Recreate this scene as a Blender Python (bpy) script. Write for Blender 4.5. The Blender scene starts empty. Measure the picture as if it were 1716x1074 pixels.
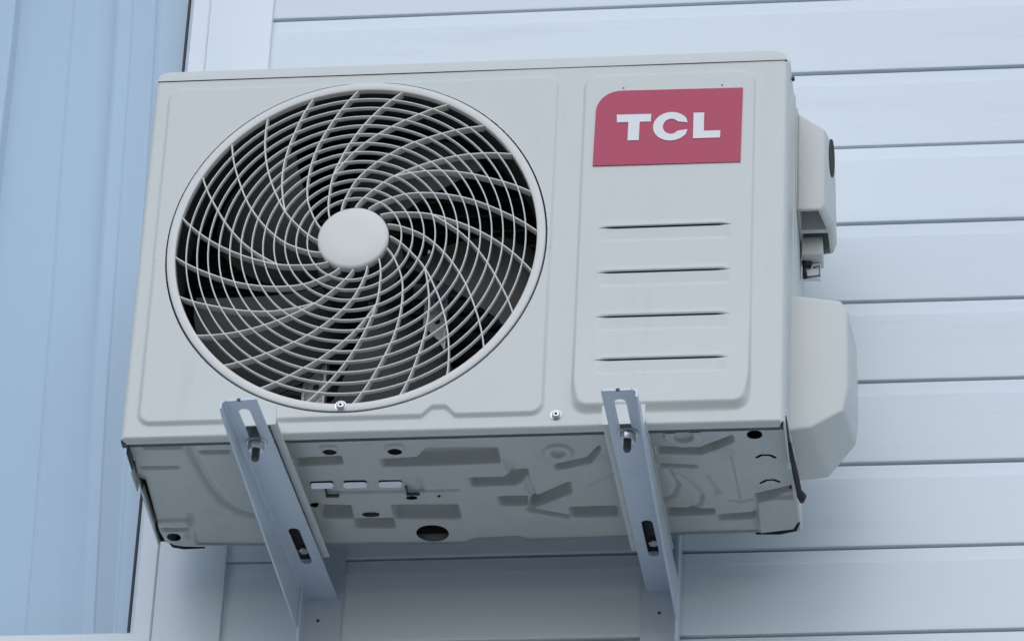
import bpy, bmesh, math, random
import numpy as np
from mathutils import Vector, Matrix
from mathutils.geometry import tessellate_polygon

random.seed(7)
S = bpy.context.scene

# ------------------------------------------------------------------ camera, sky, sun, exposure
cam_data = bpy.data.cameras.new("camera")
cam = bpy.data.objects.new("camera", cam_data)
S.collection.objects.link(cam)
cam.location = (1.156876, -4.865706, -3.159383)
cam.rotation_mode = 'XYZ'
cam.rotation_euler = (2.163592, -0.041865, 0.114788)
cam_data.sensor_fit = 'HORIZONTAL'
cam_data.sensor_width = 36.0
cam_data.lens = 177.2703
cam_data.clip_start = 0.05
cam_data.clip_end = 1200.0
S.camera = cam

SUN_EL, SUN_AZ = math.radians(43), math.radians(4)       # overcast: a very wide soft sun in front of the wall
w = bpy.data.worlds.new("World")
S.world = w
w.use_nodes = True
nt = w.node_tree
bg = nt.nodes["Background"]
sky = nt.nodes.new("ShaderNodeTexSky")
sky.sky_type = 'NISHITA'
sky.sun_disc = False
sky.sun_elevation = SUN_EL
sky.sun_rotation = math.pi - SUN_AZ
sky.air_density = 1.0
sky.dust_density = 0.9
sky.ozone_density = 1.0
nt.links.new(sky.outputs[0], bg.inputs[0])
bg.inputs[1].default_value = 0.14

sd = bpy.data.lights.new("sun", 'SUN')
sd.energy = 0.78
sd.angle = math.radians(90)
sd.color = (1.0, 0.99, 0.97)
sun = bpy.data.objects.new("sun", sd)
S.collection.objects.link(sun)
sdir = Vector((math.sin(SUN_AZ) * math.cos(SUN_EL), -math.cos(SUN_AZ) * math.cos(SUN_EL), math.sin(SUN_EL)))
sun.rotation_euler = sdir.to_track_quat('Z', 'Y').to_euler()

S.view_settings.view_transform = 'Standard'
S.view_settings.look = 'None'
S.view_settings.exposure = 0.23
S.view_settings.gamma = 1.0
S.view_settings.use_curve_mapping = False
S.cycles.max_bounces = 8
S.cycles.diffuse_bounces = 5
S.cycles.transparent_max_bounces = 12

# ------------------------------------------------------------------ materials
def mat(name, col, rough=0.45, metal=0.0, spec=0.5, var=0.0, vscale=8.0, bump=0.0, bscale=60.0, stretch=(1, 1, 1), dirt=None):
    m = bpy.data.materials.new(name)
    m.use_nodes = True
    n, l = m.node_tree.nodes, m.node_tree.links
    b = n["Principled BSDF"]
    b.inputs["Base Color"].default_value = (*col, 1)
    b.inputs["Roughness"].default_value = rough
    b.inputs["Metallic"].default_value = metal
    b.inputs["Specular IOR Level"].default_value = spec
    tc = n.new("ShaderNodeTexCoord")
    mp = n.new("ShaderNodeMapping")
    mp.inputs["Scale"].default_value = stretch
    l.new(tc.outputs["Object"], mp.inputs["Vector"])
    if var > 0 or dirt:
        no = n.new("ShaderNodeTexNoise")
        no.inputs["Scale"].default_value = vscale
        no.inputs["Detail"].default_value = 6
        no.inputs["Roughness"].default_value = 0.6
        l.new(mp.outputs[0], no.inputs["Vector"])
        mx = n.new("ShaderNodeMixRGB")
        mx.inputs[1].default_value = (*[c * (1 - var) for c in col], 1)
        mx.inputs[2].default_value = (*[min(0.92, c * (1 + var)) for c in col], 1)
        l.new(no.outputs["Fac"], mx.inputs[0])
        out = mx.outputs[0]
        if dirt:
            dcol, amount, dscale = dirt
            n2 = n.new("ShaderNodeTexNoise")
            n2.inputs["Scale"].default_value = dscale
            n2.inputs["Detail"].default_value = 8
            n2.inputs["Roughness"].default_value = 0.7
            l.new(mp.outputs[0], n2.inputs["Vector"])
            rp = n.new("ShaderNodeValToRGB")
            rp.color_ramp.elements[0].position = 0.55
            rp.color_ramp.elements[0].color = (0, 0, 0, 1)
            rp.color_ramp.elements[1].position = 0.78
            rp.color_ramp.elements[1].color = (amount, amount, amount, 1)
            l.new(n2.outputs["Fac"], rp.inputs[0])
            m2 = n.new("ShaderNodeMixRGB")
            m2.inputs[2].default_value = (*dcol, 1)
            l.new(rp.outputs[0], m2.inputs[0])
            l.new(out, m2.inputs[1])
            out = m2.outputs[0]
        l.new(out, b.inputs["Base Color"])
        rr = n.new("ShaderNodeMapRange")
        rr.inputs["To Min"].default_value = max(0.05, rough - 0.08)
        rr.inputs["To Max"].default_value = min(1.0, rough + 0.1)
        l.new(no.outputs["Fac"], rr.inputs["Value"])
        l.new(rr.outputs[0], b.inputs["Roughness"])
    if bump > 0:
        nb = n.new("ShaderNodeTexNoise")
        nb.inputs["Scale"].default_value = bscale
        nb.inputs["Detail"].default_value = 3
        l.new(mp.outputs[0], nb.inputs["Vector"])
        bp = n.new("ShaderNodeBump")
        bp.inputs["Strength"].default_value = bump
        bp.inputs["Distance"].default_value = 0.002
        l.new(nb.outputs["Fac"], bp.inputs["Height"])
        l.new(bp.outputs[0], b.inputs["Normal"])
    return m

M = {}
M['paint'] = mat('cream_paint', (0.63, 0.655, 0.625), 0.36, var=0.03, vscale=5, bump=0.12, bscale=9, dirt=((0.42, 0.41, 0.37), 0.20, 9), stretch=(2.4, 1, 0.45))
M['plastic'] = mat('cream_plastic', (0.645, 0.665, 0.635), 0.5, var=0.03, vscale=9)
M['grille'] = mat('grille_plastic', (0.72, 0.715, 0.67), 0.4, var=0.04, vscale=20)
M['pan'] = mat('pan_paint', (0.53, 0.555, 0.52), 0.34, var=0.09, vscale=12, dirt=((0.22, 0.22, 0.19), 0.35, 18))
M['bracket'] = mat('bracket_paint', (0.60, 0.665, 0.735), 0.30, metal=0.15, var=0.06, vscale=10, dirt=((0.30, 0.31, 0.36), 0.3, 25), bump=0.05, bscale=120)
M['steel'] = mat('zinc_steel', (0.62, 0.63, 0.65), 0.28, metal=1.0, var=0.06, vscale=80)
M['bright_zinc'] = mat('bright_zinc', (0.92, 0.93, 0.94), 0.16, metal=1.0)
M['dark_steel'] = mat('dark_steel', (0.06, 0.065, 0.07), 0.45, metal=0.3)
M['galv'] = mat('galvanised_sheet', (0.75, 0.76, 0.76), 0.4, metal=0.0, var=0.1, vscale=40)
M['black'] = mat('black_rubber_and_shade', (0.012, 0.012, 0.013), 0.6)
M['inside'] = mat('cabinet_inside', (0.03, 0.031, 0.03), 0.7)
M['louvre_shade'] = mat('louvre_shade', (0.16, 0.165, 0.165), 0.7)
M['blade'] = mat('fan_plastic', (0.020, 0.0205, 0.017), 0.5, var=0.12, vscale=14, dirt=((0.05, 0.049, 0.042), 0.5, 40))
M['coil'] = mat('coil_fins', (0.03, 0.03, 0.033), 0.5, metal=0.2)
M['red'] = mat('logo_red', (0.47, 0.052, 0.115), 0.34, spec=0.35, var=0.05, vscale=30)
M['white'] = mat('logo_white', (0.80, 0.80, 0.80), 0.4)
M['siding'] = mat('white_siding', (0.715, 0.77, 0.81), 0.36, var=0.035, vscale=3.0, stretch=(0.25, 1, 3.0), bump=0.10, bscale=22, dirt=((0.50, 0.51, 0.52), 0.26, 9))
M['trim'] = mat('white_trim', (0.75, 0.80, 0.845), 0.32, var=0.02, vscale=4, bump=0.03, bscale=14)
M['pvc'] = mat('window_pvc', (0.77, 0.82, 0.86), 0.25, var=0.015, vscale=4)
M['gasket'] = mat('window_gasket', (0.03, 0.032, 0.04), 0.6)
M['wall'] = mat('wall_core', (0.25, 0.245, 0.24), 0.8)
M['curtain'] = mat('curtain_cloth', (0.43, 0.55, 0.63), 0.8, var=0.05, vscale=2.0, stretch=(3, 1, 0.4))
M['ground'] = mat('ground_dark', (0.08, 0.082, 0.07), 0.85, var=0.12, vscale=1.5)  # unseen far ground, kept dark to cut low light from the front

M['bounce_paving'] = mat('bounce_paving', (0.42, 0.425, 0.43), 0.9, var=0.08, vscale=4)

def vary_by_object(m, amount):
    n, l = m.node_tree.nodes, m.node_tree.links
    b = n["Principled BSDF"]
    src = b.inputs["Base Color"].links[0].from_socket
    oi = n.new("ShaderNodeObjectInfo")
    mr = n.new("ShaderNodeMapRange")
    mr.inputs["To Min"].default_value = 1 - amount
    mr.inputs["To Max"].default_value = 1 + amount * 0.3
    l.new(oi.outputs["Random"], mr.inputs["Value"])
    vm = n.new("ShaderNodeVectorMath"); vm.operation = 'SCALE'
    l.new(src, vm.inputs[0]); l.new(mr.outputs[0], vm.inputs["Scale"])
    l.new(vm.outputs[0], b.inputs["Base Color"])
vary_by_object(M['siding'], 0.05)

def glass():
    m = bpy.data.materials.new('window_glass')
    m.use_nodes = True
    n, l = m.node_tree.nodes, m.node_tree.links
    n.remove(n["Principled BSDF"])
    out = n["Material Output"]
    tr = n.new("ShaderNodeBsdfTransparent")
    tr.inputs[0].default_value = (0.94, 0.975, 1.0, 1)
    gl = n.new("ShaderNodeBsdfGlossy")
    gl.inputs["Roughness"].default_value = 0.02
    gl.inputs["Color"].default_value = (0.9, 0.95, 1, 1)
    lw = n.new("ShaderNodeLayerWeight")
    lw.inputs[0].default_value = 0.5
    pw = n.new("ShaderNodeMath"); pw.operation = 'POWER'; pw.inputs[1].default_value = 5.0
    fr = n.new("ShaderNodeMath"); fr.operation = 'MULTIPLY_ADD'; fr.inputs[1].default_value = 0.85; fr.inputs[2].default_value = 0.055
    l.new(lw.outputs["Facing"], pw.inputs[0])
    l.new(pw.outputs[0], fr.inputs[0])
    mx = n.new("ShaderNodeMixShader")
    l.new(fr.outputs[0], mx.inputs[0])
    l.new(tr.outputs[0], mx.inputs[1])
    l.new(gl.outputs[0], mx.inputs[2])
    l.new(mx.outputs[0], out.inputs[0])
    return m
M['glass'] = glass()

# ------------------------------------------------------------------ helpers
def link(name, me, m, parent=None, smooth=False, label=None):
    if smooth:
        me.shade_smooth() if smooth is True else me.set_sharp_from_angle(angle=smooth)
        if smooth is not True:
            me.polygons.foreach_set('use_smooth', [True] * len(me.polygons))
    o = bpy.data.objects.new(name, me)
    if m is not None:
        me.materials.clear()
        me.materials.append(m)
    S.collection.objects.link(o)
    if parent is not None:
        o.parent = parent
    if label:
        o['label'] = label
    return o

def tag(o, label, cat, group=None):
    o['label'] = label
    o['category'] = cat
    if group:
        o['group'] = group

def empty(name, loc=(0, 0, 0), rz=0.0, parent=None):
    o = bpy.data.objects.new(name, None)
    o.empty_display_size = 0.05
    S.collection.objects.link(o)
    o.location = loc
    o.rotation_euler = (0, 0, rz)
    if parent is not None:
        o.parent = parent
    return o

def mesh(name, v, f):
    me = bpy.data.meshes.new(name)
    me.from_pydata([tuple(p) for p in v], [], [tuple(q) for q in f])
    me.update()
    return me

def bm_mesh(name, bm):
    bmesh.ops.recalc_face_normals(bm, faces=bm.faces)
    me = bpy.data.meshes.new(name)
    bm.to_mesh(me)
    bm.free()
    return me

def add_box(bm, x0, x1, y0, y1, z0, z1, bev=0.0, seg=2):
    vs = [bm.verts.new((x, y, z)) for z in (z0, z1) for y in (y0, y1) for x in (x0, x1)]
    fs = [bm.faces.new([vs[i] for i in q]) for q in ((0, 1, 3, 2), (4, 6, 7, 5), (0, 4, 5, 1), (2, 3, 7, 6), (0, 2, 6, 4), (1, 5, 7, 3))]
    if bev > 0:
        es = list({e for f in fs for e in f.edges})
        bmesh.ops.bevel(bm, geom=es, offset=bev, segments=seg, profile=0.6, affect='EDGES')

def box(name, m, parent, x0, x1, y0, y1, z0, z1, bev=0.0, seg=2, label=None):
    bm = bmesh.new()
    add_box(bm, x0, x1, y0, y1, z0, z1, bev, seg)
    return link(name, bm_mesh(name, bm), m, parent, math.radians(35) if bev else False, label)

def add_plate(bm, loops, to3, t0, t1):
    """polygon (first loop) with holes, extruded from depth t0 to t1; to3(u, v, t) gives the point in space"""
    tri = tessellate_polygon([[Vector((p[0], p[1], 0)) for p in lp] for lp in loops])
    flat = [p for lp in loops for p in lp]
    a = [bm.verts.new(to3(p[0], p[1], t0)) for p in flat]
    b = [bm.verts.new(to3(p[0], p[1], t1)) for p in flat]
    for t in tri:
        if len(set(t)) == 3:
            try:
                bm.faces.new([a[i] for i in t])
                bm.faces.new([b[i] for i in reversed(t)])
            except ValueError:
                pass
    k = 0
    for lp in loops:
        n = len(lp)
        for i in range(n):
            i0, i1 = k + i, k + (i + 1) % n
            bm.faces.new((a[i0], a[i1], b[i1], b[i0]))
        k += n

def plate(name, m, parent, loops, to3, t0, t1, smooth=False, label=None):
    bm = bmesh.new()
    add_plate(bm, loops, to3, t0, t1)
    return link(name, bm_mesh(name, bm), m, parent, smooth, label)

def slot(u0, u1, v0, v1, n=8):
    """rounded slot as a loop, long in v"""
    r = (u1 - u0) / 2
    c = (u0 + u1) / 2
    pts = [(c + r * math.cos(a), v1 - r + r * math.sin(a)) for a in np.linspace(0, math.pi, n)]
    pts += [(c + r * math.cos(a), v0 + r + r * math.sin(a)) for a in np.linspace(math.pi, 2 * math.pi, n)]
    return pts

def disc_loop(cx, cy, r, n=24, a0=0.0):
    return [(cx + r * math.cos(a0 + 2 * math.pi * i / n), cy + r * math.sin(a0 + 2 * math.pi * i / n)) for i in range(n)]

XY = lambda u, v, t: (u, v, t)
XZ = lambda u, v, t: (u, t, v)
YZ = lambda u, v, t: (t, u, v)

def tube(bm, pts, r, n=8):
    rings = []
    for i, p in enumerate(pts):
        a = Vector(pts[max(0, i - 1)]); b = Vector(pts[min(len(pts) - 1, i + 1)])
        d = (b - a).normalized()
        q = d.to_track_quat('Z', 'Y')
        rr = r[i] if isinstance(r, (list, tuple)) else r
        rings.append([bm.verts.new(Vector(p) + q @ Vector((rr * math.cos(2 * math.pi * k / n), rr * math.sin(2 * math.pi * k / n), 0))) for k in range(n)])
    for a, b in zip(rings, rings[1:]):
        for k in range(n):
            bm.faces.new((a[k], a[(k + 1) % n], b[(k + 1) % n], b[k]))
    bm.faces.new(rings[0][::-1]); bm.faces.new(rings[-1])

def lathe(bm, prof, cx, cz, kz=1.0, n=96, closed=True):
    """revolve (radius, y) points about the axis y through (cx, cz)"""
    rings = [[bm.verts.new((cx + r * math.cos(2 * math.pi * k / n), y, cz + kz * r * math.sin(2 * math.pi * k / n))) for k in range(n)] for r, y in prof]
    m = len(rings)
    for i in range(m if closed else m - 1):
        a, b = rings[i], rings[(i + 1) % m]
        for k in range(n):
            bm.faces.new((a[k], a[(k + 1) % n], b[(k + 1) % n], b[k]))
    return rings

def sstep(x):
    x = np.clip(x, 0, 1)
    return x * x * (3 - 2 * x)

def sd_rrect(X, Z, x0, x1, z0, z1, r):
    qx = np.abs(X - (x0 + x1) / 2) - (x1 - x0) / 2 + r
    qz = np.abs(Z - (z0 + z1) / 2) - (z1 - z0) / 2 + r
    return np.hypot(np.maximum(qx, 0), np.maximum(qz, 0)) + np.minimum(np.maximum(qx, qz), 0) - r

def seg_dist(X, Y, a, b):
    dx, dy = b[0] - a[0], b[1] - a[1]
    t = np.clip(((X - a[0]) * dx + (Y - a[1]) * dy) / (dx * dx + dy * dy + 1e-12), 0, 1)
    return np.hypot(X - a[0] - t * dx, Y - a[1] - t * dy)

def line_dist(X, Y, pts):
    d = np.full(X.shape, 9.0)
    for a, b in zip(pts, pts[1:]):
        d = np.minimum(d, seg_dist(X, Y, a, b))
    return d

def sd_poly(X, Y, pts):
    d = line_dist(X, Y, list(pts) + [pts[0]])
    ins = np.zeros(X.shape, bool)
    for (x0, y0), (x1, y1) in zip(pts, list(pts[1:]) + [pts[0]]):
        if y0 == y1:
            continue
        c = ((y0 > Y) != (y1 > Y)) & (X < (x1 - x0) * (Y - y0) / (y1 - y0) + x0)
        ins ^= c
    return np.where(ins, -d, d)

def relief(name, u0, u1, v0, v1, cell, height, sdf, to3, m, parent, slits=()):
    """sheet of small quads displaced by height(U, V); sdf(U, V) > 0 is cut away, its edge pulled onto the outline"""
    nu, nv = int(round((u1 - u0) / cell)) + 1, int(round((v1 - v0) / cell)) + 1
    U, V = np.meshgrid(np.linspace(u0, u1, nu), np.linspace(v0, v1, nv))
    cut = np.zeros((nv - 1, nu - 1), bool)
    for a_, b_, vc, half in slits:                                 # (from, to, height, half width): open slits with tapering ends
        r = int(np.argmin(np.abs(V[:, 0] - vc)))
        ins = np.minimum(U[0] - a_, b_ - U[0])
        wd = half * (0.22 + 0.78 * sstep(np.abs(ins) / 0.020))
        V[r] = vc; V[r + 1] = vc + wd; V[r - 1] = vc - wd
        cut[r - 1:r + 1] |= (np.minimum(ins[:-1], ins[1:]) > 0)[None, :]
    s = sdf(U, V)
    for _ in range(2):                                             # pull rim vertices onto the outline
        near = (s > 0) & (s < 0.8 * cell) if _ == 0 else near
        e = cell * 0.2
        gx = (sdf(U + e, V) - sdf(U - e, V)) / (2 * e)
        gy = (sdf(U, V + e) - sdf(U, V - e)) / (2 * e)
        g2 = gx * gx + gy * gy + 1e-9
        if _ == 0:
            keep = s < 0.8 * cell
        U = np.where(near, U - s * gx / g2, U)
        V = np.where(near, V - s * gy / g2, V)
        s = sdf(U, V)
    P = to3(U, V, height(U, V))
    co = np.stack([np.broadcast_to(p, U.shape) for p in P], -1).reshape(-1, 3)
    idx = np.arange(nu * nv).reshape(nv, nu)
    q = np.stack([idx[:-1, :-1], idx[:-1, 1:], idx[1:, 1:], idx[1:, :-1]], -1).reshape(-1, 4)
    q = q[keep.reshape(-1)[q].all(1) & ~cut.reshape(-1)]
    used = np.unique(q)
    remap = np.full(nu * nv, -1)
    remap[used] = np.arange(len(used))
    co = co[used]
    q = remap[q]
    me = bpy.data.meshes.new(name)
    me.vertices.add(len(co)); me.vertices.foreach_set('co', co.astype(np.float32).ravel())
    me.loops.add(q.size); me.loops.foreach_set('vertex_index', q.ravel().astype(np.int32))
    me.polygons.add(len(q)); me.polygons.foreach_set('loop_start', np.arange(0, q.size, 4, dtype=np.int32))
    me.update(calc_edges=True); me.validate()
    me.polygons.foreach_set('use_smooth', np.ones(len(q), bool))
    return link(name, me, m, parent)

# ------------------------------------------------------------------ setting
bm = bmesh.new()
add_box(bm, -300, 300, -400, 300, -5.0, -4.6)
g = link('ground', bm_mesh('ground', bm), M['ground'])
g['kind'] = 'structure'
bm = bmesh.new()
add_box(bm, -60, 60, -5.0, 0.349, -4.6, -4.58)
g = link('bounce_ground', bm_mesh('bounce_ground', bm), M['bounce_paving'])  # unseen pale strip added to bounce light up onto the unit's underside
g['kind'] = 'structure'

YW = 0.344                       # face of the siding
PITCH = 0.11954                  # exposure of one plank
Z0 = 0.7517                      # one of the joints
XW0, XW1, ZW0, ZW1 = -0.86, -0.0477, -0.0577, 1.15          # glass opening
XT = 0.0688                      # right edge of the window casing

wall = empty('house_wall', (0, YW, -1.0))
tag(wall, 'white horizontal siding wall with a window, behind the air conditioner', 'wall')
OFFW = Vector((0, -YW, 1.0))

def wchild(o, parent=None):
    o.parent = parent or wall
    o.location = OFFW if parent is None else (0, 0, 0)
    return o

core = bmesh.new()
YB = YW + 0.012
for b_ in ((XT - 0.03, 5.0, YB, 6.0, -4.6, 2.6), (-5.0, XW0 - 0.06, YB, 6.0, -4.6, 2.6),
           (XW0 - 0.06, XT - 0.03, YB, 6.0, -4.6, ZW0 - 0.06), (XW0 - 0.06, XT - 0.03, YB, 6.0, ZW1 + 0.06, 2.6),
           (XW0 - 0.06, XT - 0.03, 0.95, 6.0, ZW0 - 0.06, ZW1 + 0.06)):
    add_box(core, *b_)
wchild(link('wall_core', bm_mesh('wall_core', core), M['wall']))

def plank_mesh(x0, x1, ztop, seed):
    """one plank from its top joint down: a narrow set-back band, a small ledge, the broad face, an undercut lower lip"""
    r = random.Random(seed)
    zb = ztop - PITCH
    prof = [(0.0100, ztop + 0.0010), (0.0030, ztop - 0.0004), (0.0021, ztop - 0.0010), (0.0018, ztop - 0.0022), (0.0018, ztop - 0.0168), (0.0014, ztop - 0.0174),
            (0.0002, ztop - 0.0190), (0.0, ztop - 0.0202), (0.0, ztop - 0.0230), (0.0, ztop - 0.060), (0.0, zb + 0.0066), (0.0, zb + 0.0042), (0.0003, zb + 0.0033),
            (0.0012, zb + 0.0029), (0.0090, zb + 0.0029)]
    n = max(2, int((x1 - x0) / 0.08))
    xs = np.linspace(x0, x1, n)
    ph = [r.uniform(0, 6.28) for _ in range(3)]
    v, f = [], []
    for x in xs:
        wob = 0.0005 * math.sin(3.1 * x + ph[0]) + 0.0003 * math.sin(9.7 * x + ph[1])
        dz = 0.0004 * math.sin(5.3 * x + ph[2])
        for y, z in prof:
            v.append((x, YW + y + (wob if y < 0.004 else 0), z + dz))
    m_ = len(prof)
    for i in range(n - 1):
        for k in range(m_ - 1):
            a = i * m_ + k
            f.append((a, a + m_, a + m_ + 1, a + 1))
    return mesh('siding_plank', v, f)

for k in range(-15, 18):
    zt = Z0 - k * PITCH
    zb = zt - PITCH
    runs = [(XT - 0.012, 5.0), (-5.0, XW0 - 0.15)] if zt > ZW0 - 0.115 else [(-5.0, 5.0)]
    for j, (a, b) in enumerate(runs):
        wchild(link('siding_plank', plank_mesh(a, b, zt, k * 7 + j), M['siding'], None, math.radians(40)))

win = empty('window', (0, 0, 0))
wchild(win)

def frame_loop(name, m, outer, inner, y0, y1, bev=0.002):
    (a0, a1, b0, b1), (c0, c1, d0, d1) = outer, inner
    bm = bmesh.new()
    add_box(bm, c1, a1, y0, y1, b0, b1, bev)
    add_box(bm, a0, c0, y0, y1, b0, b1, bev)
    add_box(bm, c0, c1, y0 + 0.0004, y1, d1, b1, bev)
    add_box(bm, c0, c1, y0 + 0.0004, y1, b0, d0, bev)
    return wchild(link(name, bm_mesh(name, bm), m, None, math.radians(35)), win)

# casing (flat, outside), sash frame (inside, a little set back with a sloping face), gasket, pane
XS = -0.0155
frame_loop('casing', M['trim'], (XW0 - 0.117, XT, ZW0 - 0.15, ZW1 + 0.117), (XW0 - 0.03, XS, ZW0 - 0.034, ZW1 + 0.03), YW - 0.0075, YW + 0.010, 0.0015)
fr = bmesh.new()
def sash(u0, u1, v0, v1):
    y_o, y_i = YW - 0.0095, YW - 0.001
    ox0, ox1, oz0, oz1 = XW0 - 0.03, XS, ZW0 - 0.034, ZW1 + 0.03
    rings = []
    for (a, b, c, d, y) in ((ox0, ox1, oz0, oz1, YW + 0.02), (ox0, ox1, oz0, oz1, y_o + 0.002), (ox0 + 0.002, ox1 - 0.002, oz0 + 0.002, oz1 - 0.002, y_o),
                            (XW0 - 0.010, XW1 + 0.010, ZW0 - 0.010, ZW1 + 0.010, y_o + 0.001), (XW0 - 0.004, XW1 + 0.004, ZW0 - 0.004, ZW1 + 0.004, y_i),
                            (XW0 - 0.002, XW1 + 0.002, ZW0 - 0.002, ZW1 + 0.002, y_i + 0.010)):
        rings.append([fr.verts.new(p) for p in ((a, y, c), (b, y, c), (b, y, d), (a, y, d))])
    for p, q in zip(rings, rings[1:]):
        for i in range(4):
            fr.faces.new((p[i], p[(i + 1) % 4], q[(i + 1) % 4], q[i]))
sash(0, 0, 0, 0)
wchild(link('sash_frame', bm_mesh('sash_frame', fr), M['pvc'], None, math.radians(30)), win)
gk = bmesh.new()
for b_ in ((XW1 - 0.0010, XW1 + 0.0020, ZW0 - 0.002, ZW1 + 0.002), (XW0 - 0.002, XW0 + 0.003, ZW0 - 0.002, ZW1 + 0.002)):
    add_box(gk, b_[0], b_[1], YW + 0.0035, YW + 0.010, b_[2], b_[3])
for z0_, z1_ in ((ZW1 - 0.003, ZW1 + 0.002),):
    add_box(gk, XW0 + 0.003, XW1 - 0.0022, YW + 0.0035, YW + 0.010, z0_, z1_)
wchild(link('gasket', bm_mesh('gasket', gk), M['gasket']), win)
wchild(box('pane', M['glass'], None, XW0 - 0.001, XW1 + 0.001, YW + 0.0105, YW + 0.0145, ZW0 - 0.0015, ZW1 + 0.001), win)

# curtain with broad flat pleats: (x, depth) of the folds
folds = [(-0.95, .050), (-0.84, .036), (-0.835, .066), (-0.77, .050), (-0.70, .038), (-0.695, .066), (-0.62, .050), (-0.56, .038), (-0.555, .068),
         (-0.48, .052), (-0.42, .036), (-0.416, .066), (-0.35, .054), (-0.286, .040), (-0.282, .070), (-0.235, .058), (-0.190, .050), (-0.187, .053), (-0.184, .050),
         (-0.150, .058), (-0.1215, .070), (-0.1195, .060), (-0.118, .044), (-0.114, .040), (-0.100, .038), (-0.098, .041), (-0.074, .055), (-0.069, .042), (-0.064, .037), (-0.02, .034)]
cx_, cy_ = [], []
pts = np.array(folds)
tt = np.linspace(0, len(folds) - 1, 480)
xx = np.interp(tt, range(len(folds)), pts[:, 0]); yy = 0.050 + 0.75 * (np.interp(tt, range(len(folds)), pts[:, 1]) - 0.050)
ker = np.exp(-np.linspace(-2, 2, 9) ** 2 * 1.4); ker /= ker.sum()
ys = np.convolve(np.pad(yy, 4, mode='edge'), ker, 'valid')
v, f = [], []
zs = np.linspace(ZW0 - 0.05, ZW1 + 0.05, 30)
for j, z in enumerate(zs):
    sway = -0.040 * (z + 0.016) / 0.97
    for i in range(len(xx)):
        d = ys[i] + 0.0012 * math.sin(7 * z + xx[i] * 20) + 0.001 * math.sin(17 * z + 3 * xx[i])
        v.append((xx[i] + sway * (1.0 - 0.75 * min(1.0, abs(xx[i] + 0.118) / 0.17)) + 0.002 * math.sin(5 * z + 30 * xx[i]), YW + d, z))
n_ = len(xx)
for j in range(len(zs) - 1):
    for i in range(n_ - 1):
        a = j * n_ + i
        f.append((a, a + 1, a + n_ + 1, a + n_))
cur = link('curtain', mesh('curtain', v, f), M['curtain'], None, True)
tag(cur, 'pale blue curtain hanging in tall folds behind the window glass', 'curtain')

# ------------------------------------------------------------------ air conditioner
ac = empty('air_conditioner', (0.389, 0.12, -0.0205))
tag(ac, 'off-white outdoor air conditioner with round fan grille and red logo, resting on two brackets', 'air conditioner')
OFF = Vector((-0.389, -0.12, 0.0205))
def part(o):
    o.parent = ac
    o.location = OFF
    return o

W, HT, D = 0.7785, 0.5155, 0.257
FX, FZ, KZ, FR = 0.2642, 0.2622, 1.045, 0.2285       # fan opening: centre, vertical factor, radius

def front_h(X, Z):
    h = np.zeros(X.shape)
    # left field round the fan, with the small notch in its lower edge
    notch = 0.0125 * (1 - sstep((np.abs(X - 0.3758) - 0.006) / 0.016))
    Zl = Z - notch * (Z < 0.1)
    d = sd_rrect(X, Zl, 0.018, 0.5005, 0.0125, 0.5045, 0.018)
    wl = np.where(Z < 0.25, 0.0062, 0.0045)
    h += (0.0022 + 0.0020 * sstep((0.3 - Z) / 0.28)) * sstep(-d / wl)
    # right field, bulging more towards its foot
    d = sd_rrect(X, Z, 0.5295, 0.7395, 0.0125, 0.503, 0.02)
    low = sstep((0.16 - Z) / 0.16)
    wr = 0.0042 + 0.0100 * sstep((0.06 - Z) / 0.05)
    h += (0.0024 + 0.0062 * low) * sstep(-d / wr)
    # four stamped louvres: a sharp lip above, a long slope below
    for zl in (0.2762, 0.2118, 0.1486, 0.0862):
        t = zl - Z
        ends = sstep((X - 0.5545) / 0.014) * sstep((0.7135 - X) / 0.014)
        lip = 0.0010 * sstep(1 + t / 0.009) * (t < 0)
        cut = -0.0020 * np.where(t >= 0, np.clip((0.0215 - t) / 0.0028, 0, 1) * np.clip(0.45 + t / 0.03, 0, 1), 0)
        h += ends * (lip + cut)
    # faint dents
    h += 0.00025 * np.sin(X * 17 + Z * 5) * np.sin(Z * 13 - X * 4)
    # rounded outer edges
    e = np.minimum(np.minimum(X, W - X), np.minimum((Z + 0.004) * 1.9, HT + 0.02 - Z))
    r = 0.0075
    q = np.clip(r - e, 0, r)
    h -= (r - np.sqrt(np.maximum(r * r - q * q, 0)))
    return h

def front_sdf(X, Z):
    fan = FR + 0.0013 - np.hypot(X - FX, (Z - FZ) / KZ)
    rect = sd_rrect(X, Z, 0.0, W, -0.004, HT, 0.006)
    return np.maximum(fan, rect)

fp = part(relief('front_panel', 0.0, W, -0.004, HT, 0.0011, front_h, front_sdf, lambda U, V, h: (U, -h, V), M['paint'], None,
               [(0.5550, 0.7130, zl - 0.0012, 0.00115) for zl in (0.2762, 0.2118, 0.1486, 0.0862)]))
part(box('louvre_shade_sheet', M['louvre_shade'], None, 0.535, 0.735, 0.0065, 0.0085, 0.06, 0.30))  # grey sheet added behind the slits, toned like the shade inside
part(box('lower_hem', M['paint'], None, 0.006, W - 0.006, 0.0042, 0.0125, -0.0034, -0.0018, 0.0005, 1))
# dark ring for the shade in the gap behind the panel rim
bm = bmesh.new()
lathe(bm, [(FR - 0.012, 0.004), (FR + 0.014, 0.004)], FX, FZ, KZ, 96, closed=False)
part(link('gap_shade_ring', bm_mesh('gap_shade_ring', bm), M['inside'], None))

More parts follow.
